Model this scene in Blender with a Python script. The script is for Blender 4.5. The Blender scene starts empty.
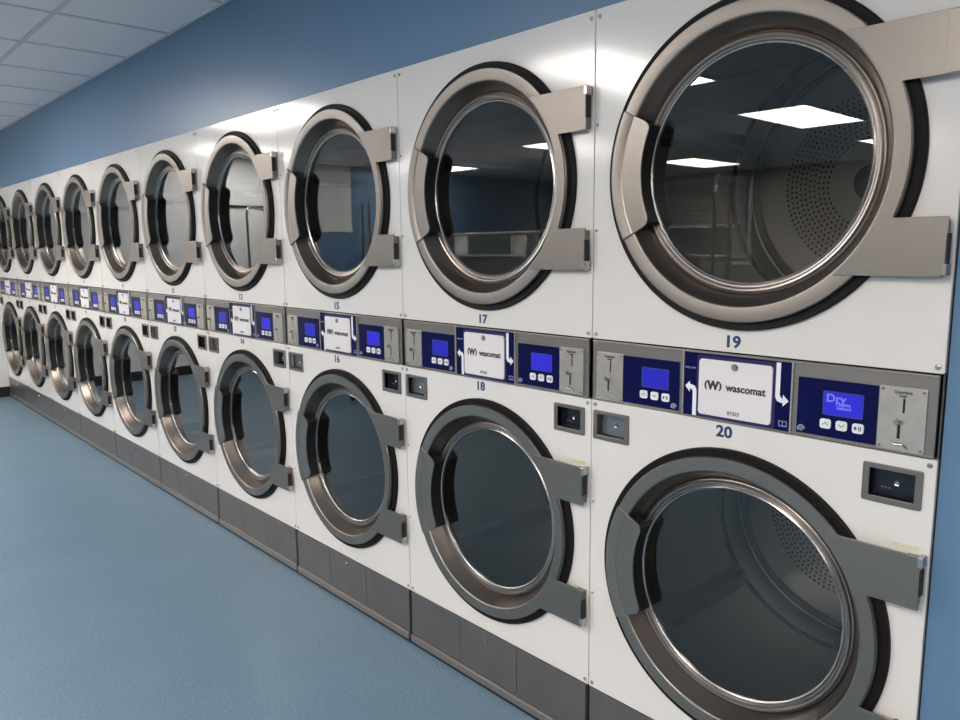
import bpy, bmesh, math, random
from mathutils import Vector, Matrix

C = bpy.context.scene.collection
PI = math.pi
random.seed(4)

# ------------------------------------------------------------------ camera, light, exposure
FPX = 750.0
cam_d = bpy.data.cameras.new('camera')
cam_d.sensor_width = 36.0
cam_d.lens = FPX / 960.0 * 36.0
cam_d.clip_start = 0.05
cam = bpy.data.objects.new('camera', cam_d)
C.objects.link(cam)
yaw, pitch, roll = -0.8267, -0.1498, -0.0113
sy, cy, sp, cp, sr, cr = math.sin(yaw), math.cos(yaw), math.sin(pitch), math.cos(pitch), math.sin(roll), math.cos(roll)
fw = Vector((sy * cp, cy * cp, sp))
rt = Vector((cy, -sy, 0))
up = rt.cross(fw)
rt2 = rt * cr + up * sr
up2 = up * cr - rt * sr
M = Matrix((rt2, up2, -fw)).transposed().to_4x4()
M.translation = Vector((0.4071, -1.5026, 1.3925))
cam.matrix_world = M
bpy.context.scene.camera = cam

wd = bpy.data.worlds.new('room_world')
bpy.context.scene.world = wd
wd.use_nodes = True
wd.node_tree.nodes['Background'].inputs[0].default_value = (0.5, 0.55, 0.6, 1)
wd.node_tree.nodes['Background'].inputs[1].default_value = 0.02
vs = bpy.context.scene.view_settings
vs.view_transform = 'Standard'
vs.look = 'None'
vs.gamma = 1
vs.use_curve_mapping = False
vs.exposure = 0.0
LAMP = 23.5
LAMP_COLOUR = (1.0, 0.925, 0.865, 1)

# ------------------------------------------------------------------ measures (metres)
W = 0.80            # one dryer
N = 10
H_TOP = 1.953       # top of the dryers
H_P1 = 1.156        # control band top
H_P2 = 1.001        # control band bottom
H_PL = 0.197        # plinth top
ZU, ZL = 1.554, 0.596
CX = 0.40
CEIL = 2.435
X0, X1, Y1 = -8.0, 3.2, -8.7

# ------------------------------------------------------------------ materials
def mat(name, col, rough=0.5, metal=0.0, spec=0.5, noise=None, bump=None, aniso=None, coat=0.0):
    m = bpy.data.materials.new(name)
    m.use_nodes = True
    nt = m.node_tree
    b = nt.nodes['Principled BSDF']
    b.inputs['Base Color'].default_value = (*col, 1)
    b.inputs['Roughness'].default_value = rough
    b.inputs['Metallic'].default_value = metal
    b.inputs['Specular IOR Level'].default_value = spec
    b.inputs['Coat Weight'].default_value = coat
    b.inputs['Coat Roughness'].default_value = 0.08
    tc = nt.nodes.new('ShaderNodeTexCoord')
    if noise:
        scale, amt, stretch = noise
        mp = nt.nodes.new('ShaderNodeMapping')
        mp.inputs['Scale'].default_value = stretch
        n = nt.nodes.new('ShaderNodeTexNoise')
        n.inputs['Scale'].default_value = scale
        n.inputs['Detail'].default_value = 4
        nt.links.new(tc.outputs['Object'], mp.inputs[0])
        nt.links.new(mp.outputs[0], n.inputs['Vector'])
        r = nt.nodes.new('ShaderNodeValToRGB')
        r.color_ramp.elements[0].position = 0.3
        r.color_ramp.elements[1].position = 0.7
        r.color_ramp.elements[0].color = (*[c * (1 - amt) for c in col], 1)
        r.color_ramp.elements[1].color = (*[min(1, c * (1 + amt)) for c in col], 1)
        nt.links.new(n.outputs[0], r.inputs[0])
        nt.links.new(r.outputs[0], b.inputs['Base Color'])
    if bump:
        scale, strength, stretch = bump
        mp = nt.nodes.new('ShaderNodeMapping')
        mp.inputs['Scale'].default_value = stretch
        n = nt.nodes.new('ShaderNodeTexNoise')
        n.inputs['Scale'].default_value = scale
        n.inputs['Detail'].default_value = 3
        nt.links.new(tc.outputs['Object'], mp.inputs[0])
        nt.links.new(mp.outputs[0], n.inputs['Vector'])
        bp = nt.nodes.new('ShaderNodeBump')
        bp.inputs['Strength'].default_value = strength
        bp.inputs['Distance'].default_value = 0.002
        nt.links.new(n.outputs[0], bp.inputs['Height'])
        nt.links.new(bp.outputs[0], b.inputs['Normal'])
    return m

def emit(name, col, s):
    m = bpy.data.materials.new(name)
    m.use_nodes = True
    nt = m.node_tree
    nt.nodes.remove(nt.nodes['Principled BSDF'])
    e = nt.nodes.new('ShaderNodeEmission')
    e.inputs[0].default_value = col if len(col) == 4 else (*col, 1)
    e.inputs[1].default_value = s
    nt.links.new(e.outputs[0], nt.nodes['Material Output'].inputs[0])
    return m

WHITE = mat('white_powder_coat', (0.78, 0.745, 0.71), 0.12, spec=0.65)
STEEL = mat('brushed_steel', (0.30, 0.272, 0.246), 0.36, 1.0, noise=(6, 0.025, (1, 1, 20)))
STEEL_PLATE = mat('brushed_steel_plate', (0.28, 0.252, 0.228), 0.40, 1.0, noise=(6, 0.02, (24, 1, 1)))
FASCIA = mat('control_fascia_steel', (0.33, 0.30, 0.275), 0.38, 1.0, noise=(6, 0.02, (24, 1, 1)))
STEEL_COIN = mat('satin_coin_plate', (0.64, 0.58, 0.52), 0.38, 1.0, noise=(20, 0.08, (1, 1, 1)))
CHROME = mat('polished_chrome', (0.50, 0.48, 0.46), 0.25, 1.0)
CONE = mat('spun_steel_cone', (0.36, 0.325, 0.30), 0.28, 1.0)
WELL = mat('reflection_darkened_well', (0.21, 0.175, 0.15), 0.36, 1.0)  # spun steel with the dark reflections of the recess put into its colour
PLINTH = mat('grey_steel_plinth', (0.33, 0.285, 0.265), 0.40, 1.0, noise=(9, 0.06, (1, 1, 1)))
RUBBER = mat('black_rubber', (0.010, 0.008, 0.008), 0.6, spec=0.2)
BLACK = mat('black_plastic', (0.01, 0.01, 0.01), 0.5)
CABINET = mat('cabinet_grey', (0.10, 0.10, 0.10), 0.6)
NAVY = mat('navy_overlay', (0.003, 0.005, 0.060), 0.28, spec=0.13)
PURPLE = mat('dark_purple_overlay', (0.022, 0.012, 0.10), 0.35)
LABEL_W = mat('white_service_door', (0.80, 0.76, 0.75), 0.4)
BUTTON = mat('white_button', (0.85, 0.85, 0.88), 0.35)
PRINT = mat('dark_print', (0.03, 0.03, 0.045), 0.5)
NUMBER = mat('blue_number', (0.018, 0.065, 0.16), 0.5, spec=0.2)
ICON = mat('light_icon_print', (0.35, 0.38, 0.62), 0.5)
WPRINT = mat('white_print', (0.88, 0.88, 0.92), 0.45)
COINBOX = mat('coin_box_plate', (0.22, 0.25, 0.30), 0.34, 0.6)
COINDARK = mat('coin_box_plate_dark', (0.012, 0.018, 0.03), 0.25, 0.3)
DRUM = mat('drum_steel', (0.46, 0.45, 0.415), 0.34, 0.95, noise=(5, 0.06, (1, 1, 1)))
DRUMB = mat('drum_back_steel', (0.50, 0.48, 0.44), 0.45, 0.8)
LIFTER = mat('drum_lifter', (0.26, 0.27, 0.27), 0.45, 0.7)
SCREW = mat('screw_metal', (0.38, 0.36, 0.35), 0.35, 1.0)
TAPE = mat('yellow_tape', (0.72, 0.68, 0.42), 0.6)
def screen(name, col, s):
    m = mat(name, (0.005, 0.006, 0.06), 0.3, spec=0.12)
    m.node_tree.nodes['Principled BSDF'].inputs['Emission Color'].default_value = (*col, 1)
    m.node_tree.nodes['Principled BSDF'].inputs['Emission Strength'].default_value = s
    return m
LCD = screen('lcd_backlight', (0.035, 0.032, 0.72), 0.85)
LCDI = screen('lcd_idle', (0.030, 0.030, 0.60), 0.75)
LCDT = screen('lcd_text', (0.26, 0.28, 1.0), 0.8)
WALLB = mat('blue_wall_paint', (0.12, 0.222, 0.355), 0.33, spec=0.38)
WALLG = mat('pale_grey_wall_panel', (0.72, 0.735, 0.71), 0.4)
WALLN = mat('warm_grey_wall_paint', (0.30, 0.275, 0.255), 0.6)
PARTN = mat('slate_partition_paint', (0.10, 0.13, 0.155), 0.6)
KICK = mat('kick_strip_steel', (0.44, 0.39, 0.355), 0.45, 1.0)
BASEB = mat('black_baseboard', (0.010, 0.012, 0.016), 0.4)
CEILM = mat('ceiling_tile', (0.92, 0.86, 0.86), 0.9, spec=0.1, noise=(140, 0.05, (1, 1, 1)))
GRIDM = mat('ceiling_grid_bar', (0.70, 0.66, 0.66), 0.6, spec=0.2)
TROF = mat('light_frame', (0.7, 0.7, 0.7), 0.5)
DIFFUSER = emit('lamp_diffuser', LAMP_COLOUR, LAMP)
PAPER = mat('paper', (0.78, 0.77, 0.74), 0.8)
BLIND = mat('blind_slat', (0.55, 0.50, 0.47), 0.5)

# floor: blue speckled seamless flooring
FLOOR = bpy.data.materials.new('blue_speckled_floor')
FLOOR.use_nodes = True
nt = FLOOR.node_tree
b = nt.nodes['Principled BSDF']
tc = nt.nodes.new('ShaderNodeTexCoord')
n1 = nt.nodes.new('ShaderNodeTexNoise'); n1.inputs['Scale'].default_value = 130; n1.inputs['Detail'].default_value = 3
n2 = nt.nodes.new('ShaderNodeTexNoise'); n2.inputs['Scale'].default_value = 3.0; n2.inputs['Detail'].default_value = 3
r1 = nt.nodes.new('ShaderNodeValToRGB')
r1.color_ramp.elements[0].position = 0.32; r1.color_ramp.elements[0].color = (0.110, 0.190, 0.260, 1)
r1.color_ramp.elements[1].position = 0.72; r1.color_ramp.elements[1].color = (0.185, 0.290, 0.375, 1)
mx = nt.nodes.new('ShaderNodeMix'); mx.data_type = 'RGBA'; mx.blend_type = 'MULTIPLY'; mx.inputs[0].default_value = 0.35
r2 = nt.nodes.new('ShaderNodeValToRGB')
r2.color_ramp.elements[0].position = 0.3; r2.color_ramp.elements[0].color = (0.75, 0.75, 0.75, 1)
r2.color_ramp.elements[1].position = 0.7
nt.links.new(tc.outputs['Object'], n1.inputs['Vector']); nt.links.new(tc.outputs['Object'], n2.inputs['Vector'])
nt.links.new(n1.outputs[0], r1.inputs[0]); nt.links.new(n2.outputs[0], r2.inputs[0])
nt.links.new(r1.outputs[0], mx.inputs[6]); nt.links.new(r2.outputs[0], mx.inputs[7])
nt.links.new(mx.outputs[2], b.inputs['Base Color'])
b.inputs['Roughness'].default_value = 0.38
b.inputs['Specular IOR Level'].default_value = 0.4

# door glass: tinted clear pane that mirrors the room by Fresnel
GLASS = bpy.data.materials.new('door_glass')
GLASS.use_nodes = True
nt = GLASS.node_tree
nt.nodes.remove(nt.nodes['Principled BSDF'])
fr = nt.nodes.new('ShaderNodeFresnel'); fr.inputs[0].default_value = 1.40
tr = nt.nodes.new('ShaderNodeBsdfTransparent'); tr.inputs[0].default_value = (0.52, 0.53, 0.52, 1)
gl = nt.nodes.new('ShaderNodeBsdfGlossy'); gl.inputs['Roughness'].default_value = 0.0; gl.inputs[0].default_value = (0.95, 0.97, 1, 1)
mg = nt.nodes.new('ShaderNodeMixShader')
# two panes: reflectance of the stack of surfaces, N F / (1 + (N - 1) F)
ma = nt.nodes.new('ShaderNodeMath'); ma.operation = 'MULTIPLY'; ma.inputs[1].default_value = 2.6
mb = nt.nodes.new('ShaderNodeMath'); mb.operation = 'MULTIPLY_ADD'; mb.inputs[1].default_value = 1.6; mb.inputs[2].default_value = 1.0
mc = nt.nodes.new('ShaderNodeMath'); mc.operation = 'DIVIDE'
nt.links.new(fr.outputs[0], ma.inputs[0]); nt.links.new(fr.outputs[0], mb.inputs[0])
nt.links.new(ma.outputs[0], mc.inputs[0]); nt.links.new(mb.outputs[0], mc.inputs[1])
nt.links.new(mc.outputs[0], mg.inputs[0]); nt.links.new(tr.outputs[0], mg.inputs[1]); nt.links.new(gl.outputs[0], mg.inputs[2])
nt.links.new(mg.outputs[0], nt.nodes['Material Output'].inputs[0])

# ------------------------------------------------------------------ mesh helpers
def finish(bm, name, smooth=False, weld=True):
    if weld:
        bmesh.ops.remove_doubles(bm, verts=bm.verts, dist=1e-6)
    me = bpy.data.meshes.new(name)
    bm.to_mesh(me); bm.free()
    if smooth:
        me.polygons.foreach_set('use_smooth', [True] * len(me.polygons))
        me.set_sharp_from_angle(angle=math.radians(32))
    me.update()
    return me

def obj(name, me, m, parent=None, loc=(0, 0, 0)):
    if isinstance(me, bmesh.types.BMesh):
        me = finish(me, name)
    me.materials.clear()
    me.materials.append(m)
    o = bpy.data.objects.new(name, me)
    o.location = loc
    C.objects.link(o)
    if parent is not None:
        o.parent = parent
    return o

def box(bm, a, b, bevel=0.0):
    vs_ = bmesh.ops.create_cube(bm, size=1)['verts']
    c = [(a[i] + b[i]) / 2 for i in range(3)]
    s = [abs(b[i] - a[i]) for i in range(3)]
    for v in vs_:
        v.co = Vector((c[0] + v.co.x * s[0], c[1] + v.co.y * s[1], c[2] + v.co.z * s[2]))
    if bevel:
        es = list({e for v in vs_ for e in v.link_edges})
        bmesh.ops.bevel(bm, geom=es, offset=bevel, segments=2, affect='EDGES', profile=0.5)
    return bm

def lathe(profile, seg=96, closed=True, a0=0.0, a1=2 * PI):
    """profile: (r, y) pairs turned about the Y axis (angle measured in the XZ plane)."""
    bm = bmesh.new()
    full = abs(a1 - a0 - 2 * PI) < 1e-6
    n = seg if full else seg + 1
    rings = []
    for k in range(n):
        t = a0 + (a1 - a0) * k / seg
        rings.append([bm.verts.new((r * math.cos(t), y, r * math.sin(t))) for r, y in profile])
    m = len(profile)
    for k in range(seg):
        A, B = rings[k], rings[(k + 1) % n]
        for j in range(m if closed else m - 1):
            q = (j + 1) % m
            f = [A[j], B[j], B[q], A[q]]
            bm.faces.new(f)
    if not full and closed:
        bm.faces.new(rings[0]); bm.faces.new(rings[-1])
    bmesh.ops.remove_doubles(bm, verts=bm.verts, dist=1e-6)
    bmesh.ops.recalc_face_normals(bm, faces=bm.faces)
    if not closed:
        bm.normal_update()
        if sum(f.normal.y * f.calc_area() for f in bm.faces) > 0:      # open discs face the room
            bmesh.ops.reverse_faces(bm, faces=bm.faces)
    return bm

def circ(cx, cz, r, n=48, a0=0.0, a1=2 * PI):
    full = abs(a1 - a0 - 2 * PI) < 1e-6
    m = n if full else n + 1
    return [(cx + r * math.cos(a0 + (a1 - a0) * k / n), cz + r * math.sin(a0 + (a1 - a0) * k / n)) for k in range(m)]

def rect(x0, x1, z0, z1):
    return [(x0, z0), (x1, z0), (x1, z1), (x0, z1)]

def rrect(x0, x1, z0, z1, r, n=5):
    p = []
    for cx_, cz_, a in ((x1 - r, z1 - r, 0), (x0 + r, z1 - r, PI / 2), (x0 + r, z0 + r, PI), (x1 - r, z0 + r, 1.5 * PI)):
        p += circ(cx_, cz_, r, n, a, a + PI / 2)
    return p

def plate(loops, y_front, y_back, bevel=0.0, name='plate'):
    """Flat plate in the XZ plane; first loop is the outline, further loops are holes (filled as a 2D curve)."""
    cu = bpy.data.curves.new(name, 'CURVE')
    cu.dimensions = '2D'
    cu.fill_mode = 'BOTH'
    t = abs(y_back - y_front) / 2
    cu.extrude = max(t - bevel, 0)
    cu.bevel_depth = bevel
    cu.bevel_resolution = 1
    if bevel:
        cu.offset = -bevel
    for lp in loops:
        s = cu.splines.new('POLY')
        s.points.add(len(lp) - 1)
        for i, (x, z) in enumerate(lp):
            s.points[i].co = (x, z, 0, 1)
        s.use_cyclic_u = True
    o = bpy.data.objects.new(name, cu)
    me = bpy.data.meshes.new_from_object(o)
    bpy.data.objects.remove(o)
    bpy.data.curves.remove(cu)
    ym = (y_front + y_back) / 2
    me.transform(Matrix(((1, 0, 0, 0), (0, 0, -1, ym), (0, 1, 0, 0), (0, 0, 0, 1))))
    me.polygons.foreach_set('use_smooth', [False] * len(me.polygons))
    bm = bmesh.new(); bm.from_mesh(me)
    bmesh.ops.remove_doubles(bm, verts=bm.verts, dist=1e-6)
    bmesh.ops.recalc_face_normals(bm, faces=bm.faces)
    bm.to_mesh(me); bm.free()
    return me

def text(s, size, y=0.0, bold=0.0, sx=1.0, thick=0.0004, name='lettering'):
    cu = bpy.data.curves.new(name, 'FONT')
    cu.body = s
    cu.size = size
    cu.align_x = 'CENTER'; cu.align_y = 'CENTER'
    cu.offset = bold
    cu.extrude = thick
    cu.resolution_u = 3
    o = bpy.data.objects.new(name, cu)
    me = bpy.data.meshes.new_from_object(o)
    bpy.data.objects.remove(o); bpy.data.curves.remove(cu)
    me.transform(Matrix(((sx, 0, 0, 0), (0, 0, -1, y), (0, 1, 0, 0), (0, 0, 0, 1))))
    return me

def join(mes, name):
    bm = bmesh.new()
    for me, loc in mes:
        if isinstance(me, bmesh.types.BMesh):
            me = finish(me, name)
        t = me.copy(); t.transform(Matrix.Translation(loc)); bm.from_mesh(t)
    me = bpy.data.meshes.new(name); bm.to_mesh(me); bm.free()
    return me

def tube(bm, pts, r, seg=8):
    """round bar along a polyline"""
    prev = None
    for i, p in enumerate(pts):
        p = Vector(p)
        d = (Vector(pts[min(i + 1, len(pts) - 1)]) - Vector(pts[max(i - 1, 0)])).normalized()
        a = d.cross(Vector((0, 0, 1)) if abs(d.z) < 0.9 else Vector((1, 0, 0))).normalized()
        c = d.cross(a)
        ring = [bm.verts.new(p + a * math.cos(2 * PI * k / seg) * r + c * math.sin(2 * PI * k / seg) * r) for k in range(seg)]
        if prev:
            best = min(range(seg), key=lambda s: sum((ring[(k + s) % seg].co - prev[k].co).length for k in range(0, seg, 2)))
            ring = ring[best:] + ring[:best]
            for k in range(seg):
                bm.faces.new((prev[k], prev[(k + 1) % seg], ring[(k + 1) % seg], ring[k]))
        else:
            bm.faces.new(ring)
        prev = ring
    bm.faces.new(list(reversed(prev)))
    return bm

def smooth(me, ang=32):
    me.polygons.foreach_set('use_smooth', [True] * len(me.polygons))
    me.set_sharp_from_angle(angle=math.radians(ang))
    return me

def struct(name, me, m, parent=None):
    o = obj(name, me, m, parent)
    if parent is None:
        o['kind'] = 'structure'
    return o

# ------------------------------------------------------------------ the room
bm = bmesh.new(); box(bm, (X0 - 0.1, Y1 - 0.1, -0.05), (X1 + 0.1, 1.1, 0.0)); struct('floor', bm, FLOOR)
bm = bmesh.new(); box(bm, (X0 - 0.1, Y1 - 0.1, CEIL), (X1 + 0.1, 1.1, CEIL + 0.05)); struct('ceiling', bm, CEILM)
# front wall the dryers are built into: strip above, piece to the right
bm = bmesh.new()
box(bm, (X0, 0.010, H_TOP + 0.001), (0.0015, 0.12, CEIL))
box(bm, (0.0015, 0.010, 0), (X1, 0.12, CEIL))
struct('wall_front', bm, WALLB)
bm = bmesh.new(); box(bm, (X0 - 0.1, 1.0, 0), (X1 + 0.1, 1.1, CEIL)); struct('wall_back', bm, CABINET)
bm = bmesh.new(); box(bm, (X0 - 0.1, -3.95, 0), (X0, 1.0, CEIL)); struct('wall_left', bm, WALLG)
bm = bmesh.new(); box(bm, (X0 - 0.1, Y1, 0), (X0, -3.95, CEIL)); struct('wall_left', bm, WALLB)
bm = bmesh.new(); box(bm, (X1, Y1, 0), (X1 + 0.1, 1.0, CEIL)); struct('wall_right', bm, WALLN)
# dark panel added on the unseen right wall to darken steel reflections
bm = bmesh.new(); box(bm, (X1 - 0.02, -8.0, 0.12), (X1 - 0.002, -0.15, 2.38), 0.002)
dark_panel = struct('dark_reflection_panel', bm, BLACK)
for y in (-8.0, -6.4, -4.85, -3.3, -1.75, -0.2):
    bm = bmesh.new(); box(bm, (X1 - 0.05, y - 0.025, 0.12), (X1 - 0.02, y + 0.025, 2.38), 0.002)
    obj('panel_bar', bm, CABINET, dark_panel)
bm = bmesh.new(); box(bm, (X0 - 0.1, Y1 - 0.1, 0), (X1 + 0.1, Y1, CEIL)); struct('wall_opposite', bm, WALLN)
bm = bmesh.new(); box(bm, (X0, Y1 + 0.012, 0), (X0 + 0.012, -0.001, 0.10), 0.002); struct('baseboard_left', bm, BASEB)
bm = bmesh.new(); box(bm, (0.006, -0.002, 0), (X1, 0.010, 0.10), 0.002); struct('baseboard_front', bm, BASEB)
bm = bmesh.new(); box(bm, (X0 + 0.012, Y1, 0), (X1, Y1 + 0.012, 0.10), 0.002); struct('baseboard_opposite', bm, BASEB)
# ceiling grid
GY = [-0.50 - 1.22 * k for k in range(7)]
GX = [-2.82 + 0.61 * k for k in range(-8, 10)]
bm = bmesh.new()
for x in GX:
    box(bm, (x - 0.0115, Y1, CEIL - 0.003), (x + 0.0115, 0.018, CEIL))
for y in GY:
    box(bm, (X0, y - 0.0115, CEIL - 0.0035), (X1, y + 0.0115, CEIL))
struct('trim_1', bm, GRIDM)
# thin wall angle where ceiling meets the blue wall
bm = bmesh.new(); box(bm, (X0, -0.004, CEIL - 0.004), (X1, 0.018, CEIL)); struct('trim_2', bm, GRIDM)
# half-height partition out in the room with a ledge (seen mirrored in the door glass)
bm = bmesh.new(); box(bm, (-7.99, -5.16, 0), (-3.3, -5.0, 1.55)); struct('wall_partition', bm, PARTN)
bm = bmesh.new(); box(bm, (-7.99, -5.18, 1.55), (-3.27, -4.98, 1.575), 0.004); struct('trim_3', bm, WALLG)
bm = bmesh.new(); box(bm, (-7.99, -4.998, 0), (-3.3, -4.62, 1.27)); struct('wall_ledge', bm, WALLN)
bm = bmesh.new(); box(bm, (-7.99, -4.998, 1.27), (-3.28, -4.60, 1.295), 0.004); struct('trim_4', bm, WALLG)
# dark rail, blue dado and its cap on the end wall
bm = bmesh.new(); box(bm, (X0, -2.95, 1.875), (X0 + 0.02, -2.05, 1.90), 0.002); struct('trim_5', bm, BASEB)
bm = bmesh.new(); box(bm, (X0, -3.95, 0.0), (X0 + 0.010, -3.42, 1.60)); struct('wall_dado', bm, WALLB)
bm = bmesh.new(); box(bm, (X0, -3.95, 1.60), (X0 + 0.018, -3.30, 1.625), 0.002); struct('trim_6', bm, WALLG)
# window with blinds in the opposite wall
bm = bmesh.new(); box(bm, (-6.5, Y1, 1.15), (-5.0, Y1 + 0.03, 2.3), 0.003)
wn = struct('window_1', bm, BLACK)
bm = bmesh.new()
for (a, b_) in (((-6.56, Y1, 1.09), (-4.94, Y1 + 0.05, 1.15)), ((-6.56, Y1, 2.3), (-4.94, Y1 + 0.05, 2.36)),
                ((-6.56, Y1, 1.15), (-6.5, Y1 + 0.05, 2.3)), ((-5.0, Y1, 1.15), (-4.94, Y1 + 0.05, 2.3))):
    box(bm, a, b_)
obj('window_frame', bm, WALLG, wn)
bm = bmesh.new()
for k in range(14):
    z = 1.19 + k * 0.08
    box(bm, (-6.48, Y1 + 0.035, z), (-5.02, Y1 + 0.045, z + 0.066))
obj('blind', bm, BLIND, wn)

# ------------------------------------------------------------------ ceiling lights
def light_proto():
    fr_ = plate([rect(0.0, 0.61, 0.0, 1.22), rect(0.03, 0.58, 0.03, 1.19)], 0, 0.012)
    fr_.transform(Matrix(((1, 0, 0, 0), (0, 0, -1, 0), (0, 1, 0, -0.012), (0, 0, 0, 1))))
    bmd = bmesh.new(); box(bmd, (0.03, -1.19, -0.008), (0.58, -0.03, -0.001))
    return fr_, finish(bmd, 'diffuser')
LF, LD = light_proto()
first = True
ROW = ['nearest the dryers', 'in the middle row', 'in the farthest row']
COL = ['by the far end wall', 'second from that wall', 'halfway along', 'above the nearest dryer', 'by the right wall']
for j, ly in enumerate((-1.77, -4.21, -6.65)):
    for i, lx in enumerate((-7.70, -5.26, -2.82, -0.38, 2.06)):
        if (i, j) == (0, 2):
            continue
        e = bpy.data.objects.new('ceiling_light', None); C.objects.link(e)
        e.location = (lx, ly, CEIL)
        if (i, j) == (1, 0):                # this one lies lengthwise along the dryers
            e.location = (-5.87, -1.72, CEIL)
            e.rotation_euler = (0, 0, PI / 2)
        e['label'] = 'rectangular white ceiling light panel %s, %s' % (ROW[j], COL[i])
        e['category'] = 'ceiling light'
        e['group'] = 'recessed ceiling light panels'
        obj('light_frame', LF, TROF, e)
        obj('diffuser', LD, DIFFUSER, e)

# ------------------------------------------------------------------ one stacked dryer (origin: left front foot)
G = 0.002
def door_parts(parent, zc):
    """tilted ring door: frame mesh is the part, everything else hangs under it"""
    R = 0.3275
    prof = [(R, -0.004), (R, -0.0185), (R - 0.002, -0.021), (0.2975, -0.021), (0.2955, -0.0205), (0.2935, -0.019), (0.2925, -0.0165),
            (0.2945, -0.0165), (0.31, -0.004)]
    d = obj('door', smooth(finish(lathe(prof, 128), 'door_ring')), STEEL, parent, (CX, 0, zc))
    prof = [(0.2922, -0.0175), (0.2865, -0.006), (0.279, 0.008), (0.272, 0.020), (0.2695, 0.025), (0.2685, 0.028), (0.295, 0.04), (0.298, -0.010)]
    obj('inner_well', smooth(finish(lathe(prof, 128), 'inner_well')), WELL, d)
    # inner stepped ring and bright lip that hold the glass
    prof = [(0.2705, 0.0250), (0.2680, 0.0215), (0.2655, 0.0205), (0.2650, 0.018), (0.262, 0.0155), (0.2585, 0.0165), (0.2570, 0.021), (0.2560, 0.0235), (0.254, 0.0225), (0.2515, 0.023),
            (0.2500, 0.026), (0.2500, 0.031), (0.270, 0.034)]
    obj('inner_ring', smooth(finish(lathe(prof, 128), 'inner_ring')), CONE, d)
    prof = [(0.2505, 0.0235), (0.2475, 0.0215), (0.2445, 0.0235), (0.2445, 0.031), (0.2505, 0.031)]
    obj('glass_rim', smooth(finish(lathe(prof, 128), 'glass_rim')), CHROME, d)
    # glass pane
    obj('glass', finish(lathe([(0.0, 0.027), (0.2447, 0.027)], 96, closed=False), 'glass'), GLASS, d)
    # rubber gasket lying on the cabinet front
    prof = [(0.312, -0.0005), (0.312, -0.006), (0.343, -0.010), (0.3455, -0.008), (0.346, -0.0005)]
    obj('gasket', smooth(finish(lathe(prof, 128), 'gasket')), RUBBER, d)
    # hand grip on the left
    a0, a1 = PI - math.radians(26.6), PI + math.radians(27.2)
    out = circ(0, 0, R + 0.0003, 22, a0, a1)
    def pr(r, a): return (r * math.cos(a), r * math.sin(a))
    inner = [pr(0.262, a1), pr(0.252, a1 - 0.012), pr(0.2465, a1 - 0.04)] + [pr(0.2445, a1 - 0.08 - k * (a1 - a0 - 0.16) / 16) for k in range(17)] + [pr(0.2465, a0 + 0.04), pr(0.252, a0 + 0.012), pr(0.262, a0)]
    g = obj('grip', plate([out + inner], -0.0245, -0.0195, 0.001), STEEL, d)
    # raised outer band of the grip and dark underside
    prof = [(R + 0.0004, -0.02), (R + 0.0004, -0.024), (R - 0.003, -0.0268), (0.300, -0.0272), (0.296, -0.0250), (0.296, -0.02)]
    obj('grip_band', smooth(finish(lathe(prof, 24, True, a0 + 0.004, a1 - 0.004), 'grip_band')), STEEL, d)
    obj('grip_pocket', smooth(finish(lathe([(0.292, -0.0185), (0.292, 0.012), (0.262, 0.0165), (0.2505, 0.020), (0.2455, 0.018), (0.2455, -0.0185)], 24, True, a0 + 0.01, a1 - 0.01), 'grip_pocket')), BLACK, d)
    # hinge plate: C-shaped sheet over the right of the ring
    t1 = math.asin(0.222 / 0.300)
    ia = circ(0, 0, 0.2985, 26, t1 * 0.93, -t1 * 0.93)
    zt, zn, xr = 0.223, 0.118, 0.393
    tn = math.asin(zn / 0.3245)
    arc = circ(0, 0, 0.3245, 18, tn, -tn)
    c = 0.006
    lp = [(0.200, zt)] + [(xr - 0.003, zt), (xr, zt - 0.003), (xr, zn + 0.002), (xr - 0.002, zn)] + \
         [(arc[0][0] + c, zn), (arc[0][0] + 0.0008, zn - 0.0012)] + arc[1:-1] + [(arc[-1][0] + 0.0008, -zn + 0.0012), (arc[-1][0] + c, -zn)] + \
         [(xr - 0.002, -zn), (xr, -zn - 0.002), (xr, -zt + 0.003), (xr - 0.003, -zt), (0.200, -zt)] + list(reversed(ia))
    h = obj('hinge_plate', plate([lp], -0.0245, -0.0205, 0.0008), STEEL_PLATE, d)
    # bent end strips of the two hinge leaves, stand-off blocks behind and chrome pivots
    for s in (1, -1):
        bm = bmesh.new()
        z0_, z1_ = (zn, zt) if s > 0 else (-zt, -zn)
        box(bm, (xr - 0.024, -0.0262, z0_ + 0.0015), (xr + 0.0005, -0.0235, z1_ - 0.0015), 0.0008)
        box(bm, (xr - 0.030, -0.0240, z0_ + 0.006), (xr - 0.004, -0.0005, z1_ - 0.006))
        obj('hinge_leaf', bm, STEEL_PLATE, d)
    for s in (1, -1):
        bm = bmesh.new()
        zt_ = s * (zt - 0.012)
        box(bm, (xr - 0.007, -0.0275, zt_ - 0.010), (xr + 0.0035, -0.004, zt_ + 0.012), 0.002)
        obj('hinge_pin', bm, CHROME, d)
        bm = bmesh.new()
        z_ = s * (zt - 0.050)
        box(bm, (xr - 0.0015, -0.0266, z_ - 0.026), (xr + 0.0022, -0.010, z_ + 0.026), 0.0005)
        obj('hinge_slot', bm, BLACK, d)
    return d

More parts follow.
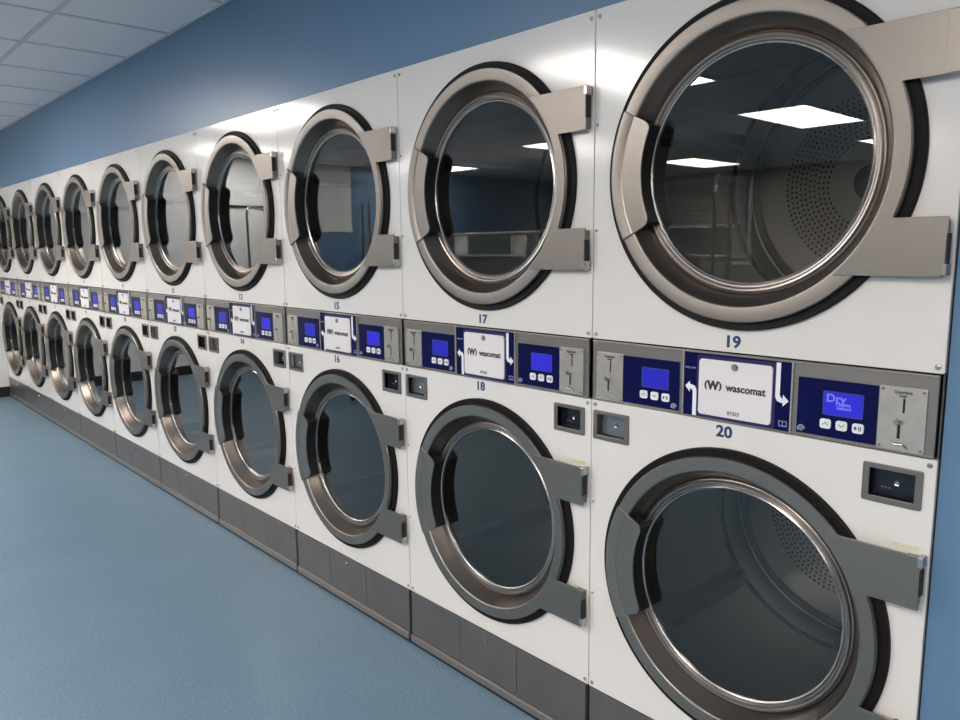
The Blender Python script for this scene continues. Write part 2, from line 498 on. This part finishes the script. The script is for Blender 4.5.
def drum_parts(parent, zc, tilt):
    """steel drum behind the glass with back disc, seams and lifters"""
    prof = [(0.262, 0.034), (0.262, 0.06), (0.36, 0.075), (0.36, 0.595), (0.3565, 0.60), (0.3565, 0.606), (0.36, 0.611),
            (0.36, 0.675), (0.352, 0.70), (0.337, 0.70), (0.337, 0.705), (0.37, 0.715), (0.375, 0.07), (0.30, 0.034)]
    d = obj('drum', smooth(finish(lathe(prof, 96), 'drum')), DRUM, parent, (CX, 0, zc))
    loops = [circ(0, 0, 0.345, 72)]
    for k in range(10):
        r = 0.122 + k * 0.0130
        n = int(2 * PI * r / 0.0150)
        for q in range(n):
            a = 2 * PI * (q + 0.5 * (k % 2)) / n
            loops.append(circ(r * math.cos(a), r * math.sin(a), 0.0044, 6))
    obj('drum_back', plate(loops, 0.702, 0.706), DRUMB, d)
    obj('drum_backing', finish(lathe([(0.0, 0.725), (0.36, 0.725)], 48, closed=False), 'drum_backing'), BLACK, d)
    obj('seam_ring', smooth(finish(lathe([(0.322, 0.7005), (0.322, 0.697), (0.338, 0.690), (0.347, 0.7005)], 96), 'seam_ring')), BLACK, d)
    obj('seam_ring', smooth(finish(lathe([(0.3535, 0.600), (0.3605, 0.594), (0.3605, 0.612), (0.3535, 0.607)], 96), 'seam_ring')), BLACK, d)
    obj('drum_hub', smooth(finish(lathe([(0.0, 0.675), (0.030, 0.680), (0.048, 0.69), (0.050, 0.702), (0, 0.702)], 48), 'drum_hub')), LIFTER, d)
    for q in range(3):
        a = tilt + q * 2 * PI / 3
        bm = bmesh.new()
        c_, s_ = math.cos(a), math.sin(a)
        pts = []
        for (r, w) in ((0.362, 0.035), (0.325, 0.014), (0.312, 0.0)):
            pts.append((r, w))
        secs = []
        for (y, k) in ((0.09, 1.0), (0.54, 1.0), (0.60, 0.45)):
            row = []
            for (r, w) in ((0.362, 0.035), (0.328, 0.015), (0.314, 0.007), (0.314, -0.007), (0.328, -0.015), (0.362, -0.035)):
                rr = 0.362 - (0.362 - r) * k
                row.append(bm.verts.new((rr * c_ - w * s_, y, rr * s_ + w * c_)))
            secs.append(row)
        for A, B in zip(secs, secs[1:]):
            for j in range(5):
                bm.faces.new((A[j], A[j + 1], B[j + 1], B[j]))
        bm.faces.new(secs[0]); bm.faces.new(list(reversed(secs[-1])))
        bmesh.ops.recalc_face_normals(bm, faces=bm.faces)
        obj('lifter', bm, LIFTER, d)
    return d

def screw_mesh(r=0.0052, y=0.0):
    return smooth(finish(lathe([(0, y - 0.0028), (r * 0.35, y - 0.0016), (r * 0.6, y - 0.0026), (r, y - 0.0018), (r, y)], 16, closed=False), 'screw'))

def coin_box(parent, x0, x1, dark):
    z0_, z1_ = 0.898, 0.974
    f = obj('coin_box', plate([rrect(x0, x1, z0_, z1_, 0.004), rect(x0 + 0.013, x1 - 0.013, z0_ + 0.012, z1_ - 0.010)], -0.004, 0.0, 0.0008), STEEL_PLATE, parent)
    bm = bmesh.new()
    a, b_, c_, d_ = x0 + 0.012, x1 - 0.012, z0_ + 0.011, z1_ - 0.009
    for A, B in (((a - .003, -0.001, c_), (a + .001, 0.03, d_)), ((b_ - .001, -0.001, c_), (b_ + .003, 0.03, d_)),
                 ((a, -0.001, c_ - .003), (b_, 0.03, c_ + .001)), ((a, -0.001, d_ - .001), (b_, 0.03, d_ + .003))):
        box(bm, A, B)
    obj('recess', bm, STEEL_PLATE, f)
    bm = bmesh.new(); box(bm, (a + 0.001, 0.018, c_ + 0.001), (b_ - 0.001, 0.029, d_ - 0.001), 0.001)
    obj('lock_plate', bm, COINDARK if dark else COINBOX, f)
    xm, zm = (a + b_) / 2 + 0.004, (c_ + d_) / 2
    obj('lock', smooth(finish(lathe([(0.0, 0.012), (0.0016, 0.012), (0.002, 0.0145), (0.0050, 0.013), (0.0060, 0.018)], 20, closed=False), 'lock')), CHROME, f, (xm, 0, zm))
    obj('stamp', text('o o o', 0.008, 0.0175), SCREW, f, (xm - 0.02, 0, zm - 0.012))

def coin_unit(parent, x0, x1):
    """coin plate with entry slot, push knob, lower slot and return lip; sub-parts of the control panel"""
    z0_, z1_ = 1.001 + 0.005, 1.127
    xm = (x0 + x1) / 2
    obj('coin_plate', plate([rrect(x0, x1, z0_, z1_, 0.003), rrect(xm - 0.0035 + 0.004, xm + 0.0005 + 0.004, 1.078, 1.106, 0.0018, 3), rrect(xm - 0.006, xm - 0.001, 1.028, 1.058, 0.002, 3)], -0.0065, -0.003, 0.0004), STEEL_COIN, parent)
    bm = bmesh.new(); box(bm, (x0 + 0.01, -0.0035, 1.02), (x1 - 0.01, -0.0025, 1.112))
    obj('slot_backing', bm, BLACK, parent)
    kb = smooth(finish(lathe([(0, -0.020), (0.004, -0.0195), (0.0062, -0.016), (0.0060, -0.012), (0.003, -0.009), (0.003, -0.005)], 20, closed=False), 'coin_knob'))
    obj('coin_knob', kb, CHROME, parent, (xm - 0.0045, 0, 1.062))
    bm = bmesh.new(); tube(bm, [(xm - 0.016, -0.010, 1.022), (xm - 0.006, -0.014, 1.019), (xm + 0.006, -0.012, 1.020), (xm + 0.013, -0.008, 1.013)], 0.0018)
    obj('coin_return_lip', bm, SCREW, parent)
    obj('coin_lettering', join([(text('Quarters', 0.0085, -0.0068, 0.0002), (xm, 0, 1.1175)), (text('Only', 0.007, -0.0068, 0.0002), (xm, 0, 1.1105))], 'lettering'), PRINT, parent)
    sm = screw_mesh(0.0026, -0.0065)
    for (sx_, sz_) in ((x0 + 0.006, z0_ + 0.006), (x1 - 0.006, z0_ + 0.006), (x0 + 0.006, z1_ - 0.006), (x1 - 0.006, z1_ - 0.006)):
        obj('screw', sm, SCREW, parent, (sx_, 0, sz_))

def keypad(parent, x0, x1, lx0, lx1, side, words):
    obj('keypad', plate([rrect(x0, x1, 1.009, 1.1245, 0.002, 3)], -0.0055, -0.003), NAVY, parent)
    obj('display', plate([rrect(lx0, lx1, 1.056, 1.100, 0.002, 3)], -0.0062, -0.0052), LCD if words else LCDI, parent)
    obj('display_border', plate([rrect(lx0 - 0.0025, lx1 + 0.0025, 1.0535, 1.1025, 0.003, 3), rrect(lx0, lx1, 1.056, 1.100, 0.002, 3)], -0.0060, -0.0052), mat_border, parent)
    cx_ = (lx0 + lx1) / 2
    bs = (lx1 - lx0) * 0.43
    for q, sgn in enumerate(('^', 'v', '>')):
        bx = cx_ + (q - 1) * bs
        bo = obj('button', plate([rrect(bx - 0.0108, bx + 0.0108, 1.026, 1.0455, 0.005, 4)], -0.0078, -0.005, 0.0005), BUTTON, parent)
    ic = bmesh.new()
    bx = cx_ - bs
    tube(ic, [(bx - 0.005, -0.0080, 1.0335), (bx, -0.0080, 1.0385), (bx + 0.005, -0.0080, 1.0335)], 0.0008, 5)
    bx = cx_
    tube(ic, [(bx - 0.005, -0.0080, 1.0385), (bx, -0.0080, 1.0335), (bx + 0.005, -0.0080, 1.0385)], 0.0008, 5)
    bx = cx_ + bs
    v = [ic.verts.new(p_) for p_ in ((bx - 0.0065, -0.0081, 1.0315), (bx - 0.0005, -0.0081, 1.036), (bx - 0.0065, -0.0081, 1.0405))]
    ic.faces.new(v)
    for dx in (0.0015, 0.0045):
        box(ic, (bx + dx, -0.0082, 1.0315), (bx + dx + 0.0016, -0.0078, 1.0405))
    obj('button_symbols', ic, PRINT, parent)
    if words:
        obj('display_lettering', join([(text('Dry', 0.023, -0.0064, 0.0004, 1.05), (lx0 + 0.023, 0, 1.088)),
                                       (text('Please', 0.0105, -0.0064, 0.0002, 1.1), (cx_ + 0.001, 0, 1.0785)),
                                       (text('Select', 0.0105, -0.0064, 0.0002, 1.1), (cx_ + 0.003, 0, 1.0705))], 'lettering'), LCDT, parent)
    # small round service emblem at the lower inner corner
    ex = (x1 - 0.012) if side < 0 else (x0 + 0.010)
    obj('key_emblem', smooth(finish(lathe([(0.0048, -0.0055), (0.0048, -0.0068), (0.0078, -0.0068), (0.0078, -0.0055)], 24, True, 0.0, PI * 1.2), 'key_emblem')), ICON, parent, (ex, 0, 1.018))
    obj('key_switch', smooth(finish(lathe([(0, -0.0070), (0.004, -0.0066), (0.0046, -0.0055)], 16, closed=False), 'key_switch')), SCREW, parent, (ex, 0, 1.017))

mat_border = mat('display_border', (0.04, 0.045, 0.30), 0.4)

def arrow(x, ztop, zbot, d, w=0.0095):
    """white bent arrow as a flat loop: d = -1 bends left at the top, +1 bends right at the bottom"""
    y0_, y1_ = -0.0048, -0.0040
    if d < 0:
        lp = [(x, zbot), (x, ztop - 0.026), (x - 0.003, ztop - 0.0215), (x - 0.006, ztop - 0.0205), (x - 0.008, ztop - 0.0205), (x - 0.008, ztop - 0.028), (x - 0.020, ztop - 0.0155),
              (x - 0.008, ztop - 0.003), (x - 0.008, ztop - 0.0105), (x - 0.003, ztop - 0.0105), (x + 0.005, ztop - 0.0135), (x + w, ztop - 0.022), (x + w, zbot)]
    else:
        lp = [(x, ztop), (x, zbot + 0.022), (x + 0.004, zbot + 0.0135), (x + 0.012, zbot + 0.0105), (x + 0.0165, zbot + 0.0105), (x + 0.0165, zbot + 0.003), (x + 0.029, zbot + 0.0155),
              (x + 0.0165, zbot + 0.028), (x + 0.0165, zbot + 0.0205), (x + 0.0135, zbot + 0.0205), (x + w, zbot + 0.026), (x + w, ztop)]
    return plate([lp], y0_, y1_)

def build_dryer():
    root = bpy.data.objects.new('stacked_tumble_dryer', None)
    C.objects.link(root)
    # cabinet shell, open to the front behind the panels
    bm = bmesh.new()
    box(bm, (0.003, 0.013, 0.0), (0.006, 0.86, H_TOP - 0.002))
    box(bm, (W - 0.006, 0.013, 0.0), (W - 0.003, 0.86, H_TOP - 0.002))
    box(bm, (0.006, 0.857, 0.0), (W - 0.006, 0.86, H_TOP - 0.002))
    box(bm, (0.006, 0.013, H_TOP - 0.005), (W - 0.006, 0.857, H_TOP - 0.002))
    box(bm, (0.006, 0.020, H_P2 - 0.003), (W - 0.006, 0.857, H_P2))
    obj('cabinet', bm, CABINET, root)
    # white front panels with real openings
    up_ = obj('front_panel', plate([rrect(0.0012, W - 0.0012, H_P1 + 0.002, H_TOP, 0.003, 3), circ(CX, ZU, 0.320, 96)], 0.0, 0.012, 0.0012), WHITE, root)
    holes = [circ(CX, ZL, 0.320, 96), rect(0.022, 0.107, 0.910, 0.963), rect(W - 0.114, W - 0.034, 0.910, 0.963)]
    lo_ = obj('front_panel', plate([rrect(0.0012, W - 0.0012, H_PL + 0.001, H_P2 - 0.002, 0.003, 3)] + holes, 0.0, 0.012, 0.0012), WHITE, root)
    s_big, s_small = screw_mesh(0.0052), screw_mesh(0.0032)
    for pn, zs in ((up_, (H_TOP - 0.018, H_P1 + 0.014)), (lo_, (H_P2 - 0.013, H_PL + 0.014))):
        for z in zs:
            for x in (0.0125, W - 0.0125):
                obj('screw', s_big, SCREW, pn, (x, 0, z))
    for pn, zc in ((up_, ZU), (lo_, ZL)):
        for z in (0.13, -0.125):
            obj('screw', s_small, SCREW, pn, (0.010, 0, zc + z))
    # doors and drums
    door_parts(root, ZU)
    door_parts(root, ZL)
    drum_parts(root, ZU, math.radians(40))
    drum_parts(root, ZL, math.radians(-141))
    # control band
    cp_ = obj('control_panel', plate([rect(0.006, W - 0.007, H_P2 + 0.001, H_P1 - 0.001)], -0.003, 0.004, 0.0008), FASCIA, root)
    bm = bmesh.new()
    box(bm, (0.007, -0.0065, H_P1 - 0.005), (W - 0.008, -0.002, H_P1 - 0.0025), 0.0005)
    box(bm, (0.007, -0.0065, H_P2 + 0.0015), (W - 0.008, -0.002, H_P2 + 0.004), 0.0005)
    obj('edge_lip', bm, FASCIA, cp_)
    for dx in (0.2705, 0.525):
        bm = bmesh.new()
        box(bm, (dx, -0.0068, H_P2 + 0.003), (dx + 0.0035, -0.002, H_P1 - 0.003), 0.0005)
        obj('divider', bm, STEEL_COIN, cp_)
    coin_unit(cp_, 0.020, 0.1025)
    keypad(cp_, 0.1035, 0.2605, 0.160, 0.2315, -1, False)
    keypad(cp_, 0.5395, 0.693, 0.593, 0.6655, 1, True)
    coin_unit(cp_, 0.695, 0.777)
    # centre overlay
    obj('centre_overlay', plate([rect(0.2745, 0.524, 1.005, 1.1505)], -0.0042, -0.002), NAVY, cp_)
    obj('service_door_surround', plate([rrect(0.306, 0.4915, 1.0055, 1.147, 0.006)], -0.0047, -0.004), PURPLE, cp_)
    obj('service_door', plate([rrect(0.3133, 0.4855, 1.0125, 1.139, 0.008)], -0.0085, -0.004, 0.001), LABEL_W, cp_)
    obj('lock', smooth(finish(lathe([(0, -0.0125), (0.003, -0.0125), (0.0035, -0.0112), (0.0066, -0.0118), (0.0080, -0.0100), (0.0082, -0.0085)], 24, closed=False), 'lock')), SCREW, cp_, (0.400, 0, 1.1265))
    arcs = bmesh.new()
    # logo: W between two brackets of an oval
    def bracket(cx_, s):
        o_ = [(cx_ + s * 0.0095 * math.cos(t), 1.0805 + 0.0115 * math.sin(t)) for t in [-1.05 + k * 2.1 / 10 for k in range(11)]]
        i_ = [(cx_ + s * (0.0062 * math.cos(t) - 0.001), 1.0805 + 0.0105 * math.sin(t)) for t in [1.05 - k * 2.1 / 10 for k in range(11)]]
        return plate([o_ + i_], -0.0090, -0.0084)
    logo = join([(bracket(0.3380, -1), (0, 0, 0)), (bracket(0.3610, 1), (0, 0, 0)), (text('W', 0.0265, -0.0088, 0.0015, 0.95), (0.3495, 0, 1.0805))], 'logo')
    obj('logo', logo, PRINT, cp_)
    obj('brand_lettering', join([(text('wascomat', 0.0228, -0.0088, 0.0007, 0.98), (0.4265, 0, 1.0805))], 'lettering'), PRINT, cp_)
    obj('serial_lettering', text('07355', 0.0115, -0.0088, 0.0001, 1.0), PRINT, cp_, (0.400, 0, 1.0235))
    obj('arrow_symbol', arrow(0.297, 1.087, 1.006, -1), WPRINT, cp_)
    obj('arrow_symbol', arrow(0.4915, 1.148, 1.0535, 1), WPRINT, cp_)
    obj('book_symbol', plate([rect(0.501, 0.5185, 1.014, 1.026), rect(0.5025, 0.509, 1.016, 1.0245), rect(0.5105, 0.517, 1.016, 1.0245)], -0.0047, -0.0041), ICON, cp_)
    obj('notice_lettering', text('easy use', 0.0085, -0.0046), ICON, cp_, (0.289, 0, 1.116))
    # recessed coin boxes
    coin_box(root, 0.009, 0.120, False)
    coin_box(root, W - 0.127, W - 0.021, True)
    # plinth: three steel plates, lint door lock, kick strip, black strip standing in for shade in the floor gap
    bm = bmesh.new()
    box(bm, (0.006, 0.0, 0.030), (W - 0.006, 0.020, H_PL - 0.002), 0.001)
    pl_ = obj('plinth', bm, PLINTH, root)
    for a, b_ in ((0.008, 0.2645), (0.2665, 0.5245), (0.5265, W - 0.008)):
        bm = bmesh.new(); box(bm, (a, -0.003, 0.040), (b_, 0.001, H_PL - 0.001), 0.0008)
        obj('lint_door' if a == 0.2665 else 'plinth_plate', bm, PLINTH, pl_)
    obj('lock', smooth(finish(lathe([(0, -0.0075), (0.003, -0.0075), (0.0036, -0.0055), (0.0075, -0.0065), (0.0088, -0.003)], 20, closed=False), 'lock')), CHROME, pl_, (0.390, 0, 0.168))
    bm = bmesh.new(); box(bm, (0.006, -0.009, 0.011), (W - 0.006, 0.0, 0.038), 0.003)
    obj('kick_strip', bm, KICK, pl_)
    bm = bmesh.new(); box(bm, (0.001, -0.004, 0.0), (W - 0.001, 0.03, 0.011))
    obj('floor_gap_shade', bm, BLACK, pl_)
    return root

proto = build_dryer()
def kids(o):
    return [c for c in list(C.objects) if c.parent == o]
tree = {}
for o in C.objects:
    if o.parent:
        tree.setdefault(o.parent.name, []).append(o)
def copy_tree(o, parent=None):
    c = o.copy(); C.objects.link(c)
    if parent: c.parent = parent
    for ch in tree.get(o.name, []):
        if ch.name != 'display_lettering':          # only the nearest dryer's display shows words
            copy_tree(ch, c)
    return c
LABELS = [
    'white stacked tumble dryer with steel doors numbered 19 and 20, nearest at the right end',
    'white stacked tumble dryer with steel doors numbered 17 and 18, second from the right end',
    'white stacked tumble dryer with steel doors numbered 15 and 16, third from the right end',
    'white stacked tumble dryer numbered 13 and 14, fourth from the right end of the row',
    'white stacked tumble dryer, fifth from the near right end of the row',
    'white stacked tumble dryer, fifth from the far end wall',
    'white stacked tumble dryer, fourth from the far end wall',
    'white stacked tumble dryer, third from the far end wall',
    'white stacked tumble dryer, second from the far end wall, beside the last one',
    'white stacked tumble dryer at the far left end, against the pale end wall']
dryers = [proto] + [copy_tree(proto) for _ in range(N - 1)]
for i, d in enumerate(dryers):
    d.location = (-(i + 1) * W, 0, 0)
    d['label'] = LABELS[i]
    d['category'] = 'tumble dryer'
    d['group'] = 'row of stacked tumble dryers'
    for s, z, q in ((19 - 2 * i, 1.1805, 0), (20 - 2 * i, 0.9775, 1)):
        obj('number', text(str(s), 0.036, -0.0004, 0.0011, 1.10), NUMBER, d, (0.376 if q else 0.388, 0, z))
# strips of yellowed tape above the lower hinge of the two nearest dryers
for i in (0, 1):
    bm = bmesh.new(); box(bm, (0.0, -0.0012, ZL + 0.2245), (0.043, 0.0, ZL + 0.2315))
    obj('tape', bm, TAPE, dryers[i], (0.737, 0, 0))

# ------------------------------------------------------------------ laundry carts seen mirrored in the glass
def cart():
    root = bpy.data.objects.new('laundry_cart', None); C.objects.link(root)
    bm = bmesh.new()
    for x in (-0.30, 0.30):
        tube(bm, [(x, -0.22, 0.13), (x, 0.22, 0.13)], 0.012)
    for y in (-0.22, 0.22):
        tube(bm, [(-0.30, y, 0.13), (0.30, y, 0.13)], 0.012)
    for x in (-0.28, 0.28):
        for y in (-0.2, 0.2):
            tube(bm, [(x, y, 0.13), (x, y, 0.30)], 0.010)
    obj('frame', bm, CHROME, root)
    bm = bmesh.new()
    for z, k in ((0.30, 0.86), (0.42, 0.9), (0.54, 0.95), (0.66, 1.0)):
        pts = [(-0.33 * k, -0.25 * k, z), (0.33 * k, -0.25 * k, z), (0.33 * k, 0.25 * k, z), (-0.33 * k, 0.25 * k, z), (-0.33 * k, -0.25 * k, z)]
        for a, b_ in zip(pts, pts[1:]):
            tube(bm, [a, b_], 0.007 if z > 0.6 or z < 0.35 else 0.003, 6)
    for k in range(12):
        x = -0.33 + 0.06 * k
        for s in (-1, 1):
            tube(bm, [(x * 0.86, s * 0.215, 0.30), (x, s * 0.25, 0.66)], 0.002, 5)
        tube(bm, [(x * 0.86, -0.215, 0.30), (x * 0.86, 0.215, 0.30)], 0.002, 5)
    for k in range(9):
        y = -0.25 + 0.0625 * k
        for s in (-1, 1):
            tube(bm, [(s * 0.284, y * 0.86, 0.30), (s * 0.33, y, 0.66)], 0.002, 5)
    obj('wire_basket', bm, CHROME, root)
    bm = bmesh.new()
    pts = [(-0.33, 0, 0.14), (-0.33, 0, 1.72)] + [(-0.33 + 0.10 * (1 - math.cos(t)), 0, 1.72 + 0.10 * math.sin(t)) for t in (0.4, 0.8, 1.2, PI / 2)] + \
          [(0.23 + 0.10 * math.sin(t), 0, 1.72 + 0.10 * math.cos(t)) for t in (0.0, 0.4, 0.8, 1.2, PI / 2)] + [(0.33, 0, 0.14)]
    tube(bm, pts, 0.013, 10)
    obj('hanger_pole', bm, CHROME, root)
    for x in (-0.28, 0.28):
        for y in (-0.2, 0.2):
            w = lathe([(0.0, -0.012), (0.045, -0.012), (0.05, -0.006), (0.05, 0.006), (0.045, 0.012), (0, 0.012)], 20)
            bmesh.ops.translate(w, verts=w.verts, vec=(x, y, 0.05))
            box(w, (x - 0.012, y - 0.016, 0.05), (x + 0.012, y - 0.0125, 0.125))
            box(w, (x - 0.012, y + 0.0125, 0.05), (x + 0.012, y + 0.016, 0.125))
            obj('caster', w, RUBBER, root)
    return root
ct = cart()
for o in C.objects:
    if o.parent == ct:
        tree.setdefault(ct.name, []).append(o)
for q, (x, y, rz, lab) in enumerate(((-2.24, -3.1, 1.2, 'chrome laundry cart standing farthest from the end wall, seen mirrored in door glass'),
                        (-5.56, -2.5, 0.5, 'chrome laundry cart standing between the other two carts, seen mirrored in door glass'),
                        (-7.15, -2.2, 0.75, 'chrome laundry cart standing closest to the pale end wall'))):
    c = ct if q == 0 else copy_tree(ct)
    c.location = (x, y, 0); c.rotation_euler = (0, 0, rz)
    c['label'] = lab; c['category'] = 'laundry cart'; c['group'] = 'chrome laundry carts'
# paper notices on the half-height partition
for (x, lab, s) in ((-7.05, 'left white paper notice on the blue partition', 'OUT'), (-6.0, 'right white paper notice on the blue partition', '')):
    bm = bmesh.new(); box(bm, (x - 0.13, -4.9985, 1.30), (x + 0.13, -4.9995, 1.53))
    o = obj('paper_notice', bm, PAPER)
    o['label'] = lab; o['category'] = 'notice'
